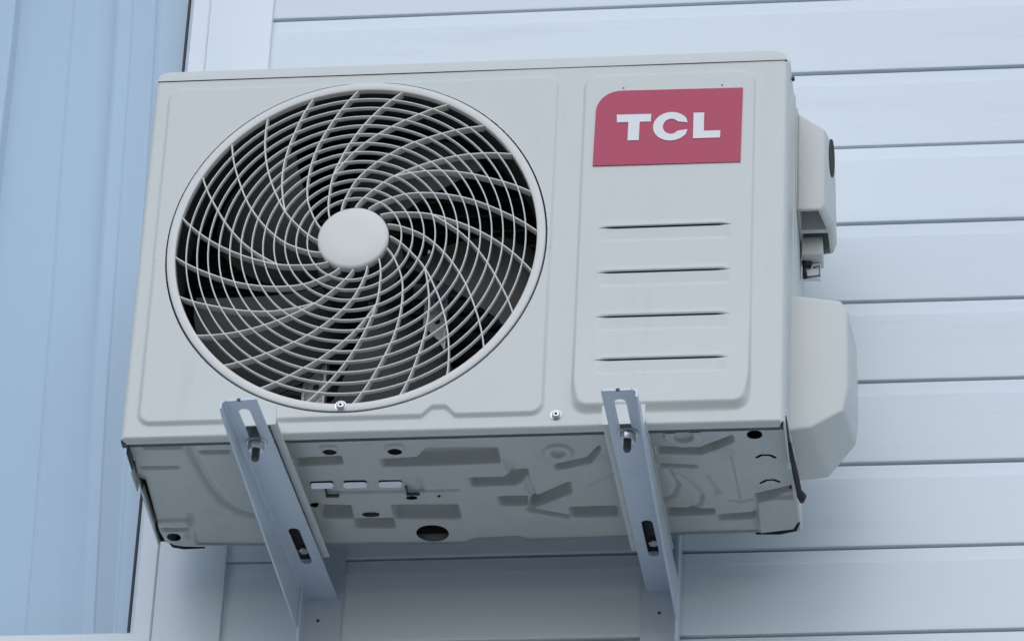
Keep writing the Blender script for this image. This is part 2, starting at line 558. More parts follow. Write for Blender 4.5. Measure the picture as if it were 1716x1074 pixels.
# lid with a rounded lip
lid = bmesh.new()
prof = [(0.0035, HT + 0.0015), (0.0035, HT + 0.009), (0.0075, HT + 0.0135), (0.016, HT + 0.0155), (W - 0.020, HT + 0.0160), (W - 0.0115, HT + 0.0135), (W - 0.0045, HT + 0.0085), (W - 0.0025, HT + 0.0015)]
ra = [[lid.verts.new((x + (0.001 if y < 0 and x < .3 else 0), y, z - dz)) for x, z in prof] for y, dz in ((-0.0012, 0.004), (-0.0012, 0.0030), (-0.0004, 0.0010), (0.0022, 0.0), (D, 0.0))]
ra[0] = ra[0]
for k, (x, z) in enumerate(prof):
    ra[0][k].co.z = HT + 0.0007 - 0.0008 * x / W
for k in (0, len(prof) - 1):
    for rr_ in ra[1:4]:
        rr_[k].co.z = HT + (0.0007 if k == 0 else -0.0001)
for a, b in zip(ra, ra[1:]):
    for k in range(len(prof) - 1):
        lid.faces.new((a[k], a[k + 1], b[k + 1], b[k]))
part(link('top_lid', bm_mesh('top_lid', lid), M['paint'], None, math.radians(40)))

# cabinet: left side, back, right side in two sheets with the service seam, partition
ca = bmesh.new()
add_box(ca, 0.0012, 0.0032, 0.0070, D, 0.007, HT + 0.001)
add_box(ca, 0.0032, W - 0.002, D - 0.002, D, 0.030, HT + 0.001)
part(link('cabinet', bm_mesh('cabinet', ca), M['paint'], None))
ca = bmesh.new()
add_box(ca, 0.505, 0.508, 0.004, D - 0.006, 0.034, HT - 0.0035)
add_box(ca, 0.0035, W - 0.006, 0.004, D - 0.006, HT - 0.003, HT - 0.001)
add_box(ca, 0.0035, W - 0.006, D - 0.0055, D - 0.0025, 0.0125, HT - 0.001)  # dark lining sheets added to stand in for shade inside the cabinet
add_box(ca, 0.0035, 0.0050, 0.008, D - 0.0058, 0.0125, HT - 0.0035)
add_box(ca, W - 0.0060, W - 0.0040, 0.008, D - 0.0058, 0.0125, HT - 0.0035)
part(link('partition_and_dark_lining', bm_mesh('partition_and_dark_lining', ca), M['inside'], None))
part(box('light_block_sheet', M['inside'], None, 0.006, W - 0.007, 0.016, D - 0.007, 0.0300, 0.0320))  # black sheet added above the pan to keep light out of its holes
sp = bmesh.new()
add_box(sp, W - 0.0022, W + 0.0004, 0.0072, 0.0835, -0.002, HT + 0.006, 0.0006, 1)
add_box(sp, W - 0.0026, W + 0.0020, 0.0835, 0.0885, -0.002, 0.526, 0.0008, 1)
add_box(sp, W - 0.0026, W + 0.0018, 0.0890, 0.1060, -0.002, 0.335)
part(link('side_panel', bm_mesh('side_panel', sp), M['paint'], None, math.radians(35)))
sv = bmesh.new()
add_box(sv, W - 0.0020, W + 0.0030, 0.1065, D, 0.005, 0.524, 0.0010, 1)
part(link('service_panel', bm_mesh('service_panel', sv), M['plastic'], None, math.radians(35)))
part(box('seam_shadow_gap', M['black'], None, W - 0.0080, W - 0.0040, 0.10, 0.112, 0.01, 0.51)).name = 'seam_shade_strip'  # black strip standing in for the shade down the service seam

# logo plate with its three letters
rc = 0.030
lp = [(0.5449, 0.3653), (0.7221, 0.3638), (0.7232, 0.4738)]
lp += [(0.5462 + rc - rc * math.sin(a), 0.4755 - rc + rc * math.cos(a) - 0.0) for a in np.linspace(0, math.pi / 2, 10)]
logo_y = -0.00290
lg = part(plate('logo_plate', M['red'], None, [lp], lambda u, v, t: (u, t, v), logo_y - 0.0010, logo_y + 0.004))
T_ = [(0.5718, 0.4389), (0.6135, 0.4384), (0.6132, 0.4272), (0.5998, 0.4273), (0.5994, 0.4001), (0.5859, 0.4002), (0.5861, 0.4275), (0.5724, 0.4276)]
L_ = [(0.6646, 0.4379), (0.6774, 0.4378), (0.6774, 0.4107), (0.6972, 0.4105), (0.6971, 0.4000), (0.6646, 0.4001)]
C_ = []
cxx, czz = 0.6378, 0.4190
for a in np.linspace(math.radians(24), math.radians(336), 34):
    C_.append((cxx + 0.0217 * math.cos(a), czz + 0.0211 * math.sin(a)))
for a in np.linspace(math.radians(321), math.radians(39), 34):
    C_.append((cxx + 0.0098 * math.cos(a), czz + 0.0112 * math.sin(a)))
C_[0] = (C_[0][0], C_[0][1] - 0.0035); C_[33] = (C_[33][0], C_[33][1] + 0.0035)
for pts_ in (T_, C_, L_):
    plate('letter', M['white'], lg, [pts_], lambda u, v, t: (u, t, v), logo_y - 0.0019, logo_y - 0.0008)
for x_, z_ in ((0.5785, 0.4800), (0.6980, 0.4795)):
    bm = bmesh.new()
    lathe(bm, [(0.0, -0.0034), (0.0008, -0.0034), (0.0010, -0.0018)], x_, z_, 1, 10, closed=False)
    part(link('rivet', bm_mesh('rivet', bm), M['dark_steel'], None))

def screw(x, y, z, r, host=None):
    bm = bmesh.new()
    lathe(bm, [(0.0004, y - 0.0012), (0.0016, y - 0.0012), (0.0019, y - 0.0032), (r * 0.62, y - 0.0034), (r * 0.9, y - 0.0022), (r, y - 0.0004), (r, y + 0.002)], x, z, 1, 20, closed=False)
    bm2 = link('screw', bm_mesh('screw', bm), M['steel'], None, math.radians(50))
    part(bm2)
    bm = bmesh.new()
    lathe(bm, [(0.0002, y - 0.0016), (0.0015, y - 0.0016)], x, z, 1, 10, closed=False)
    dk = link('screw_recess', bm_mesh('screw_recess', bm), M['black'], bm2)
    bm = bmesh.new()
    lathe(bm, [(r, y + 0.0002), (r * 1.32, y - 0.0002)], x, z, 1, 20, closed=False)
    link('washer', bm_mesh('washer', bm), M['steel'], bm2)
screw(0.5136, -0.0005, 0.0135, 0.0052)
screw(0.2608, -0.0055, 0.0310, 0.0054)

# ---------------------------------------------------------------- fan grille
gr = empty('fan_grille')
part(gr)
RI = 0.2175
def dome(r):
    return -0.0040 - 0.0125 * (1 - min(1, (r / RI)) ** 2)
GC = FZ
bm = bmesh.new()
lathe(bm, [(FR - 0.0006, 0.006), (FR - 0.0006, -0.0030), (FR - 0.0008, -0.0042), (FR - 0.0018, -0.0049), (RI + 0.0010, -0.0050), (RI + 0.0002, -0.0044),
           (RI, -0.0030), (RI, 0.003), (RI + 0.003, 0.003), (RI + 0.005, 0.006)], FX, GC, KZ, 160)
link('rim', bm_mesh('rim', bm), M['grille'], gr, math.radians(50))
HUB_R = 0.0430
DR = (0.2175 - HUB_R) / 13.0
for i in range(1, 13):
    r = HUB_R + 0.0002 + DR * i
    y = dome(r)
    h = 0.0058
    a = 0.00092
    bm = bmesh.new()
    lathe(bm, [(r - 0.0005, y + h), (r - a, y + 0.0012), (r - a * 0.55, y), (r + a * 0.55, y), (r + a, y + 0.0012), (r + 0.0005, y + h)], FX, GC, KZ, 112)
    link('ring', bm_mesh('ring', bm), M['grille'], gr, math.radians(50))

rA = [0.0430, 0.0478, 0.0652, 0.0807, 0.0929, 0.1056, 0.1195, 0.1326, 0.1486, 0.1601, 0.1733, 0.1866, 0.2178]
sA = [66.5, 62.9, 51.3, 44.4, 38.2, 32.4, 26.9, 22.2, 17.1, 13.4, 9.7, 6.4, -0.8]
rB = [0.0430, 0.0568, 0.0724, 0.0957, 0.1163, 0.1415, 0.1648, 0.1932, 0.2178]
sB = [57.8, 47.6, 38.6, 30.0, 22.6, 15.8, 10.4, 4.2, -1.0]
rC = [0.0957, 0.1045, 0.1132, 0.1344, 0.1529, 0.1705, 0.1825, 0.2178]
sC = [45.5, 40.0, 35.2, 25.8, 18.2, 12.0, 8.1, -1.2]
def smooth_curve(rs, ss, n):
    r = np.linspace(rs[0], rs[-1], n)
    s = np.interp(r, rs, ss)
    for _ in range(3):
        s[1:-1] = (s[:-2] + 2 * s[1:-1] + s[2:]) / 4
    return r, s
def spoke(base, rs, ss, n):
    r, s = smooth_curve(rs, ss, n)
    th = np.radians(base + s)
    x = FX + r * np.cos(th); z = GC + KZ * r * np.sin(th)
    tx, tz = np.gradient(x), np.gradient(z)
    ln = np.hypot(tx, tz)
    nx, nz = -tz / ln, tx / ln
    v, f = [], []
    for k in range(n):
        y = dome(r[k]) + 0.0004
        for off, dy in ((-0.0005, 0.0110), (-0.0011, 0.0012), (-0.0006, -0.0002), (0.0006, -0.0002), (0.0011, 0.0012), (0.0005, 0.0110)):
            v.append((x[k] + nx[k] * off, y + dy, z[k] + nz[k] * off))
    for k in range(n - 1):
        for j in range(6):
            a, b = k * 6 + j, k * 6 + (j + 1) % 6
            f.append((a, b, b + 6, a + 6))
    f += [tuple(range(5, -1, -1)), tuple((n - 1) * 6 + j for j in range(6))]
    return link('spoke', mesh('spoke', v, f), M['grille'], gr, math.radians(50))
for k in range(8):
    spoke(48.4 + 45 * k, rA, sA, 40)
    spoke(79.2 + 45 * k, rB, sB, 40)
    spoke(63.6 + 45 * k, rC, sC, 30)
bm = bmesh.new()
yh = dome(HUB_R)
lathe(bm, [(0.0001, yh - 0.0012), (0.020, yh - 0.0011), (HUB_R - 0.0035, yh - 0.0006), (HUB_R - 0.0008, yh + 0.0008), (HUB_R, yh + 0.0030), (HUB_R - 0.0012, yh + 0.012), (0.0001, yh + 0.012)], FX - 0.0015, GC + 0.0010, 1.02, 64, closed=False)
link('hub_cap', bm_mesh('hub_cap', bm), M['grille'], gr, math.radians(50))
# clips under the rim
for dx in (-0.022, 0.024):
    box('clip', M['grille'], gr, FX + dx - 0.009, FX + dx + 0.009, 0.008, 0.030, GC - KZ * RI + 0.0015, GC - KZ * RI + 0.0042, 0.0008)

# ---------------------------------------------------------------- shroud, fan, motor, coil
bm = bmesh.new()
lathe(bm, [(0.2285, 0.0065), (0.2215, 0.012), (0.2195, 0.030), (0.2195, 0.075), (0.2225, 0.075), (0.2225, 0.030)], FX, FZ, KZ, 96, closed=False)
part(link('shroud', bm_mesh('shroud', bm), M['inside'], None, math.radians(50)))
fan = empty('fan')
part(fan)
bm = bmesh.new()
lathe(bm, [(0.0001, 0.030), (0.040, 0.031), (0.052, 0.037), (0.056, 0.052), (0.056, 0.100), (0.0001, 0.100)], FX, FZ, 1, 48, closed=False)
link('fan_hub', bm_mesh('fan_hub', bm), M['blade'], fan, math.radians(40))
for b in range(5):
    base = math.radians(215 + 72 * b)
    v, f = [], []
    nr, na = 14, 12
    for side in (0, 1):
        for i in range(nr):
            q = i / (nr - 1)
            r = 0.052 + q * (0.212 - 0.052)
            half = math.radians(20.5 + 4 * math.sin(q * math.pi))
            sweep = math.radians(-22 * q + 17)
            for j in range(na):
                p = j / (na - 1) * 2 - 1
                rr = r - (0.010 * (abs(p) ** 3) if q > 0.9 else 0)
                a = base + sweep + half * p
                y = 0.060 + 0.026 * p * (1 - 0.35 * q) + 0.008 * p * p + (0.0022 if side else 0)
                v.append((FX + rr * math.cos(a), y, FZ + rr * math.sin(a)))
    o_ = nr * na
    for i in range(nr - 1):
        for j in range(na - 1):
            a = i * na + j
            f.append((a, a + 1, a + na + 1, a + na)); f.append((o_ + a, o_ + a + na, o_ + a + na + 1, o_ + a + 1))
    for i in range(nr - 1):
        for j in (0, na - 1):
            a = i * na + j
            f.append((a, a + na, o_ + a + na, o_ + a))
    for j in range(na - 1):
        a = (nr - 1) * na + j
        f.append((a, a + 1, o_ + a + 1, o_ + a))
    link('blade', mesh('blade', v, f), M['blade'], fan, math.radians(50))
bm = bmesh.new()
lathe(bm, [(0.0001, 0.100), (0.046, 0.102), (0.050, 0.108), (0.050, 0.150), (0.044, 0.160), (0.0001, 0.160)], FX, FZ, 1, 40, closed=False)
part(link('motor', bm_mesh('motor', bm), M['dark_steel'], None, math.radians(40)))
mb = bmesh.new()
for xc, za, zb_ in ((FX - 0.058, 0.030, 0.290), (FX + 0.084, 0.030, 0.325)):
    holes = [disc_loop(xc, z, 0.0045, 10) for z in np.arange(za + 0.02, zb_ - 0.01, 0.030)]
    add_plate(mb, [[(xc - 0.011, za), (xc + 0.011, za), (xc + 0.011, zb_), (xc - 0.011, zb_)]] + holes, XZ, 0.118, 0.120)
    for s2 in (-1, 1):
        add_box(mb, xc + s2 * 0.0125 - 0.0015, xc + s2 * 0.0125 + 0.0015, 0.104, 0.120, za, zb_)
add_box(mb, FX - 0.0450, FX + 0.0715, 0.121, 0.124, FZ - 0.055, FZ - 0.035)
add_box(mb, FX - 0.0450, FX + 0.0715, 0.121, 0.124, FZ + 0.005, FZ + 0.025)
part(link('motor_bracket', bm_mesh('motor_bracket', mb), M['galv'], None))
co = bmesh.new()
add_box(co, 0.006, 0.503, 0.214, 0.240, 0.034, HT - 0.004)
add_box(co, 0.006, 0.028, 0.060, 0.214, 0.034, HT - 0.004)
coil = part(link('condenser_coil', bm_mesh('condenser_coil', co), M['coil'], None))
ct = bmesh.new()
for k in range(20):
    z = 0.044 + k * 0.0238
    tube(ct, [(0.03, 0.2115, z), (0.50, 0.2115, z)], 0.0034, 8)
o_ = link('coil_tube', bm_mesh('coil_tube', ct), M['dark_steel'], coil)
o_['kind'] = 'stuff'

# ---------------------------------------------------------------- base pan: stamped sheet seen from below
STRIPS = [
    ( [(0.2991, 0.0785), (0.342, 0.0754), (0.3551, 0.0565), (0.44, 0.0594)] , [(0.2969, 0.0941), (0.436, 0.093)] ),
    ( [(0.1972, 0.0709), (0.2523, 0.0684)] , [(0.1946, 0.0878), (0.2496, 0.0866)] ),
    ( [(0.3997, 0.1242), (0.4387, 0.1247), (0.4525, 0.1096), (0.4683, 0.1077)] , [(0.3974, 0.1426), (0.4508, 0.1425), (0.4659, 0.1287)] ),
    ( [(0.4288, 0.1668), (0.4616, 0.167)] , [(0.4264, 0.1867), (0.4593, 0.187)] ),
    ( [(0.21, 0.1751), (0.245, 0.1768)] , [(0.21, 0.205), (0.245, 0.2072)] ),
    ( [(0.2985, 0.1793), (0.374, 0.1829)] , [(0.2985, 0.2105), (0.374, 0.2153)] ),
    ( [(0.2497, 0.2067), (0.2928, 0.2088)] , [(0.2436, 0.2296), (0.2926, 0.2319)] ),
    ( [(0.4637, 0.1738), (0.513, 0.1389)] , [(0.4627, 0.1952), (0.5162, 0.1629)] ),
    ( [(0.5031, 0.0989), (0.5419, 0.0852), (0.5569, 0.0625)] , [(0.5038, 0.1121), (0.5441, 0.0983), (0.5576, 0.0755)] ),
    ( [(0.5114, 0.1948), (0.5663, 0.1947)] , [(0.509, 0.2176), (0.564, 0.2189)] ),
    ( [(0.4594, 0.1923), (0.5074, 0.2121)] , [(0.4584, 0.2017), (0.5064, 0.2215)] ),
    ( [(0.6265, 0.066), (0.6742, 0.0709), (0.7131, 0.0471)] , [(0.6251, 0.0814), (0.6757, 0.0865), (0.7154, 0.0613)] ),
    ( [(0.6245, 0.1036), (0.6661, 0.1095)] , [(0.6238, 0.1114), (0.6703, 0.1176)] ),
    ( [(0.625, 0.2002), (0.6793, 0.2055)] , [(0.6233, 0.219), (0.6782, 0.2189)] ),
    ( [(0.6853, 0.2192), (0.7303, 0.216)] , [(0.6842, 0.2326), (0.7292, 0.2307)] ),
    ( [(0.7334, 0.1747), (0.7769, 0.1582)] , [(0.7338, 0.188), (0.776, 0.1714)] ),
    ( [(0.0213, 0.0361), (0.0681, 0.0371)] , [(0.0201, 0.0426), (0.067, 0.0436)] ),
    ( [(0.0099, 0.0801), (0.0563, 0.0811)] , [(0.0087, 0.0867), (0.0552, 0.0876)] ),
    ( [(0.0861, 0.0484), (0.1229, 0.0503)] , [(0.0848, 0.0562), (0.1216, 0.058)] ),
    ( [(0.0135, 0.2119), (0.0468, 0.2135)] , [(0.0121, 0.2201), (0.0454, 0.2217)] ),
    ( [(0.2324, 0.1467), (0.3824, 0.1485)] , [(0.2316, 0.152), (0.3818, 0.1538)] ),
]
GROOVES = [
    ( [(0.0756, 0.018), (0.079, 0.0743), (0.0858, 0.1276), (0.0964, 0.1643), (0.1109, 0.1866), (0.1293, 0.1983)] , 0.007 ),
    ( [(0.7074, 0.092), (0.7115, 0.1843)] , 0.0028 ),
    ( [(0.6999, 0.1877), (0.7123, 0.1923), (0.7282, 0.1877)] , 0.0035 ),
    ( [(0.6463, 0.1348), (0.6587, 0.1552), (0.6676, 0.1755), (0.6638, 0.1954), (0.647, 0.208), (0.6197, 0.2107)] , 0.0042 ),
    ( [(0.0523, 0.1892), (0.0497, 0.2136), (0.0419, 0.2338)] , 0.0049 ),
    ( [(0.7326, 0.1853), (0.7267, 0.2455)] , 0.0035 ),
    ( [(0.6334, 0.121), (0.6414, 0.1504), (0.6344, 0.1739), (0.6207, 0.1839)] , 0.0042 ),
    ( [(0.3362, 0.1198), (0.3381, 0.1491)] , 0.0035 ),
    ( [(0.5393, 0.1455), (0.5773, 0.1183)] , 0.0035 ),
    ( [(0.4446, 0.0922), (0.4487, 0.112), (0.4634, 0.1259), (0.4695, 0.1727)] , 0.0056 ),
    ( [(0.6744, 0.1361), (0.6857, 0.1697)] , 0.0056 ),
]
HOLES = [
    ( (0.24, 0.0568) , 0.0088 , 0.0080 ),
    ( (0.3169, 0.0605) , 0.0088 , 0.0085 ),
    ( (0.2693, 0.1985) , 0.0105 , 0.0055 ),
    ( (0.3379, 0.2449) , 0.0196 , 0.0182 ),
    ( (0.7406, 0.0465) , 0.0091 , 0.0091 ),
    ( (0.0244, 0.233) , 0.0084 , 0.0091 ),
    ( (0.3564, 0.162) , 0.0021 , 0.0026 ),
    ( (0.2067, 0.1749) , 0.007 , 0.0052 ),
    ( (0.3232, 0.1644) , 0.007 , 0.0039 ),
]
SLITS = [[(0.7394, 0.0948), (0.7453, 0.0899), (0.7551, 0.0904), (0.7609, 0.0959)], [(0.7401, 0.1512), (0.7469, 0.1449), (0.7554, 0.144), (0.762, 0.1496)]]
DISCS = [((0.5082, 0.0718), 0.015438596491228071), ((0.6579, 0.0418), 0.021052631578947368)]
LIPS = [(0.2205, 0.1301), (0.2605, 0.1307), (0.3026, 0.1314)]
OUTLINE =  [(0.0043, 0.0275), (0.1369, 0.025), (0.3484, 0.0264), (0.5581, 0.0291), (0.776, 0.0297), (0.7802, 0.0891), (0.7798, 0.1676), (0.7782, 0.2317), (0.7722, 0.2476), (0.7252, 0.2562), (0.6427, 0.2578), (0.5347, 0.261), (0.4514, 0.2639), (0.4399, 0.2565), (0.3869, 0.2582), (0.3737, 0.2658), (0.2156, 0.2626), (0.0486, 0.2548), (0.0267, 0.2538), (0.0124, 0.2435), (0.0094, 0.2186), (0.0128, 0.1041), (0.0047, 0.0971), (0.007, 0.0642), (0.0029, 0.0509)]

PZ = 0.009
def pan_h(X, Y):
    """depth below the sheet, positive downwards"""
    h = np.zeros(X.shape)
    for k, (fr_, re_) in enumerate(STRIPS):
        fr_, re_ = np.array(fr_), np.array(re_)
        x0, x1 = max(fr_[0, 0], re_[0, 0]) - .002, min(fr_[-1, 0], re_[-1, 0]) + .002
        yf = np.interp(X, fr_[:, 0], fr_[:, 1]); yr = np.interp(X, re_[:, 0], re_[:, 1])
        wd = np.maximum(yr - yf, 0.002)
        amp = np.clip(1.0 * wd, 0.0050, 0.0185)
        t = Y - yf                                             # a deep-drawn pocket
        prof = sstep((t + 0.0016) / 0.0036) * sstep((wd + 0.0016 - t) / 0.0062)
        edge = sstep((X - x0 + 0.002) / 0.0075) * sstep((x1 - X + 0.002) / 0.0075)
        h = np.minimum(h, -amp * prof * edge)
    for pts_, wd in GROOVES:
        d = line_dist(X, Y, pts_)
        h -= wd * 0.8 * np.exp(-(d / (wd * 0.75)) ** 2)
    for (c0, c1), r in DISCS:
        d = np.hypot(X - c0, (Y - c1))
        h += 0.0035 * sstep((r + 0.004 - d) / 0.004) - 0.0055 * sstep((r * 0.62 - d) / 0.0035)
    # corner pads and the rolled front and side edges
    d = sd_rrect(X, Y, 0.004, 0.052, 0.195, 0.30, 0.012); h += 0.004 * sstep(-d / 0.006)
    d = sd_rrect(X, Y, 0.728, 0.80, 0.178, 0.30, 0.008); h += 0.005 * sstep(-d / 0.006)
    d = sd_rrect(X, Y, 0.228, 0.253, 0.041, 0.060, 0.008); h += 0.0025 * sstep(-d / 0.004)
    d = sd_rrect(X, Y, 0.305, 0.331, 0.043, 0.062, 0.008); h += 0.0025 * sstep(-d / 0.004)
    h += 0.0005 * np.sin(X * 31) * np.sin(Y * 40)
    return h

OUTLINE = [(x, 0.0325) for x, y in OUTLINE[:5]] + OUTLINE[5:]
def pan_sdf(X, Y):
    s = sd_poly(X, Y, OUTLINE)
    for (c0, c1), a, b in HOLES:
        k = a / b
        s = np.maximum(s, a - np.hypot(X - c0, (Y - c1) * k))
    for pts_ in SLITS:
        s = np.maximum(s, 0.0017 - line_dist(X, Y, pts_))
    for c0, c1 in LIPS:
        s = np.maximum(s, 0.0034 - np.hypot(np.maximum(np.abs(X - c0) - 0.0105, 0), Y - c1 + 0.0045))
    return s

pan = part(relief('base_pan', 0.0, 0.786, 0.030, 0.272, 0.00095, pan_h, pan_sdf, lambda U, V, h: (U, V, PZ - h), M['pan'], None))
# turned-up rim of the pan
v, f = [], []
n_ = len(OUTLINE)
for (x, y) in OUTLINE:
    v.append((x, y, PZ - 0.0030)); v.append((x, y, PZ + 0.024))
for i in range(n_):
    a, b = 2 * i, 2 * ((i + 1) % n_)
    f.append((a, b, b + 1, a + 1))
link('pan_rim', mesh('pan_rim', v, f), M['pan'], pan)
# drain lips made mirror-bright and tilted to reflect the light ground below
for c0, c1 in LIPS:
    bm = bmesh.new()
    lp_ = [(q[1], q[0]) for q in slot(-0.0036, 0.0036, -0.0142, 0.0142, 8)]
    add_plate(bm, [lp_], lambda u, v, t: (c0 + u, c1 - 0.0055 + 0.72 * (v + 0.0036) + 0.7 * t, PZ - 0.0006 - 0.69 * (v + 0.0036) + 0.7 * t), -0.0005, 0.0005)
    link('drain_glint_lip', bm_mesh('drain_glint_lip', bm), M['bright_zinc'], pan)
for x_, y_ in ((0.2225, 0.138), (0.319, 0.139)):
    box('tab', M['dark_steel'], pan, x_, x_ + 0.016, y_ + 0.008, y_ + 0.012, PZ - 0.006, PZ - 0.003, 0.0005)
    box('tab', M['dark_steel'], pan, x_, x_ + 0.003, y_ - 0.006, y_ + 0.008, PZ - 0.0045, PZ - 0.0025, 0.0005)
bm = bmesh.new()
tube(bm, [(0.0150, 0.2440, 0.0065), (0.020, 0.2535, 0.0050), (0.032, 0.2580, 0.0050), (0.058, 0.2600, 0.006)], [0.0008, 0.0018, 0.0019, 0.0010], 8)
link('edge_shade_strip', bm_mesh('edge_shade_strip', bm), M['black'], pan, True)  # black strip drawn for the shaded lower edge of the back panel
bm = bmesh.new()
tube(bm, [(0.7260, 0.2590, 0.006), (0.755, 0.2565, 0.005), (0.7745, 0.2500, 0.005), (0.7800, 0.2345, 0.006)], [0.0012, 0.0026, 0.0026, 0.0016], 8)
link('edge_shade_strip', bm_mesh('edge_shade_strip', bm), M['black'], pan, True)  # the right rear edge, its shade likewise drawn as a black strip
bm = bmesh.new()
tube(bm, [(0.7805, 0.048, 0.002), (0.7815, 0.085, 0.0), (0.7835, 0.12, -0.001), (0.7850, 0.155, -0.001), (0.7875, 0.166, -0.002), (0.7870, 0.174, -0.004)], [0.0018, 0.0032, 0.0036, 0.0034, 0.0058, 0.0030], 8)
part(link('gap_tube', bm_mesh('gap_tube', bm), M['black'], None, True))  # black tube along the gap beneath the side panel
bm = bmesh.new()
tube(bm, [(0.7790, 0.010, 0.010), (0.7798, 0.025, 0.004), (0.7805, 0.050, 0.001)], [0.0012, 0.0018, 0.0016], 8)
part(link('edge_trim', bm_mesh('edge_trim', bm), M['dark_steel'], None, True))
# left edge: folded tabs of the side sheet
part(box('side_tab', M['dark_steel'], None, 0.0030, 0.0052, 0.030, 0.066, -0.0045, 0.012, 0.0008, 1))
part(box('side_tab', M['pan'], None, 0.0050, 0.0066, 0.125, 0.205, 0.0010, 0.014, 0.0006, 1))
part(box('side_tab', M['paint'], None, 0.0010, 0.0030, 0.070, 0.112, -0.006, 0.012, 0.0008, 1))
part(box('front_hook', M['dark_steel'], None, 0.0005, 0.0075, 0.0075, 0.020, -0.0035, 0.004, 0.001, 1))

# covers on the right side
def loft(name, m, secs, bev=0.004, hollow=False):
    bm = bmesh.new()
    rg = [[bm.verts.new(p) for p in s] for s in secs]
    for a, b in zip(rg, rg[1:]):
        n = len(a)
        for k in range(n):
            bm.faces.new((a[k], a[(k + 1) % n], b[(k + 1) % n], b[k]))
    bm.faces.new(rg[0][::-1]); bm.faces.new(rg[-1])
    bmesh.ops.recalc_face_normals(bm, faces=bm.faces)
    if bev:
        bmesh.ops.bevel(bm, geom=list(bm.edges), offset=bev, segments=3, profile=0.6, affect='EDGES')
    if hollow:
        fs = [f for f in bm.faces if f.normal.z < -0.9 and f.calc_area() > 1e-4]
        r_ = bmesh.ops.inset_region(bm, faces=fs, thickness=0.0024)
        for v_ in {v_ for f in fs for v_ in f.verts}:
            v_.co.z += 0.045
    return part(link(name, bm_mesh(name, bm), m, None, math.radians(45)))
xp = W + 0.0028
hc = loft('handle_cover', M['plastic'], [
    [(xp, 0.106, 0.369), (0.8105, 0.106, 0.369), (0.8150, 0.108, 0.377), (0.8150, 0.112, 0.492), (xp, 0.112, 0.519)],
    [(xp, 0.150, 0.367), (0.8200, 0.150, 0.367), (0.8250, 0.150, 0.376), (0.8235, 0.152, 0.494), (xp, 0.152, 0.519)],
    [(xp, 0.206, 0.366), (0.8205, 0.198, 0.366), (0.8250, 0.196, 0.378), (0.8225, 0.192, 0.482), (xp, 0.206, 0.505)]], 0.0035, True)
bm = bmesh.new()
add_plate(bm, [[(0.66 + 0.26 * math.cos(a), 0.467 + 0.028 * math.sin(a)) for a in np.linspace(0, 2 * math.pi, 24, endpoint=False)]],
          lambda u, v, t: (0.8155 + 0.0092 * u + t, 0.1120 + 0.039 * u - 0.25 * t, v), -0.003, 0.0007)
link('grip_shade_plate', bm_mesh('grip_shade_plate', bm), M['inside'], hc)  # dark oval plate laid on the cover as the shade of a hole
xp = W - 0.0060
vc = loft('valve_cover', M['plastic'], [
    [(xp, 0.075, 0.031), (0.8030, 0.075, 0.034), (0.8420, 0.077, 0.058), (0.8480, 0.080, 0.092), (0.8470, 0.080, 0.200), (0.838, 0.078, 0.216), (xp, 0.076, 0.226)],
    [(xp, 0.206, 0.043), (0.8165, 0.206, 0.047), (0.8500, 0.200, 0.090), (0.8530, 0.190, 0.120), (0.8500, 0.190, 0.224), (0.840, 0.194, 0.236), (xp, 0.200, 0.244)]], 0.0055)
tb = part(box('terminal_block', M['plastic'], None, 0.7835, 0.8090, 0.168, 0.200, 0.346, 0.372, 0.002))
bm = bmesh.new()
add_box(bm, 0.7835, 0.8060, 0.186, 0.192, 0.322, 0.3455, 0.0015, 2)
cc = part(link('cable_clamp', bm_mesh('cable_clamp', bm), M['galv'], None, math.radians(40)))
bm = bmesh.new()
tube(bm, [(0.7855, 0.183, 0.346), (0.7862, 0.183, 0.335), (0.7872, 0.183, 0.322)], [0.0030, 0.0022, 0.0030], 8)
tube(bm, [(0.784, 0.183, 0.343), (0.7945, 0.183, 0.340)], [0.0030, 0.0042], 8)
link('cable', bm_mesh('cable', bm), M['black'], cc, True)
bm = bmesh.new()
tube(bm, [(0.7890, 0.184, 0.3235), (0.8050, 0.184, 0.3255), (0.8045, 0.184, 0.340), (0.797, 0.184, 0.3375)], 0.0009, 6)
link('wire', bm_mesh('wire', bm), M['dark_steel'], cc, True)
bm = bmesh.new()
lathe(bm, [(0.0001, 0.030), (0.0012, 0.030), (0.0022, 0.034)], W + 0.0025, 0.512, 1.6, 10, closed=False)
part(link('bump_stop', bm_mesh('bump_stop', bm), M['dark_steel'], None))

# ---------------------------------------------------------------- foot rails
def foot_rail(xr, sgn, rz, y0, y1):
    """open channel; xr is its outer edge at y0, the rail extends to -sgn"""
    o = empty('foot_rail', (xr - 0.389, y0 - 0.12, 0.0205), rz, ac)
    wd, L = 0.051, y1 - y0
    a, b = -wd * sgn, 0
    bm = bmesh.new()
    x0, x1 = min(a, b), max(a, b)
    so = -sgn                                              # from the outer edge towards the inner one
    for e_, s_ in ((0.0, so), (-wd * sgn, -so)):
        xa, xb = sorted((e_ + s_ * 0.0085, e_ + s_ * 0.0100))
        add_box(bm, xa, xb, 0.0004, L, -0.0134, 0.0095)
        xa, xb = sorted((e_, e_ + s_ * 0.0100))
        add_box(bm, xa, xb, 0, L - 0.0004, -0.0150, -0.0135, 0.0005, 1)
    add_box(bm, x0 + 0.0102, x1 - 0.0102, 0.0005, L - 0.0005, 0.0060, 0.0090)
    link('channel', bm_mesh('channel', bm), M['paint'], o, math.radians(40))
    bm = bmesh.new()
    add_box(bm, x0 + 0.0004, x1 - 0.0004, -0.0026, -0.0008, -0.0198, 0.0058)
    link('end_plate', bm_mesh('end_plate', bm), M['paint'], o)
    return o
foot_rail(0.1945, 1, -math.radians(3.5), -0.046, 0.256)
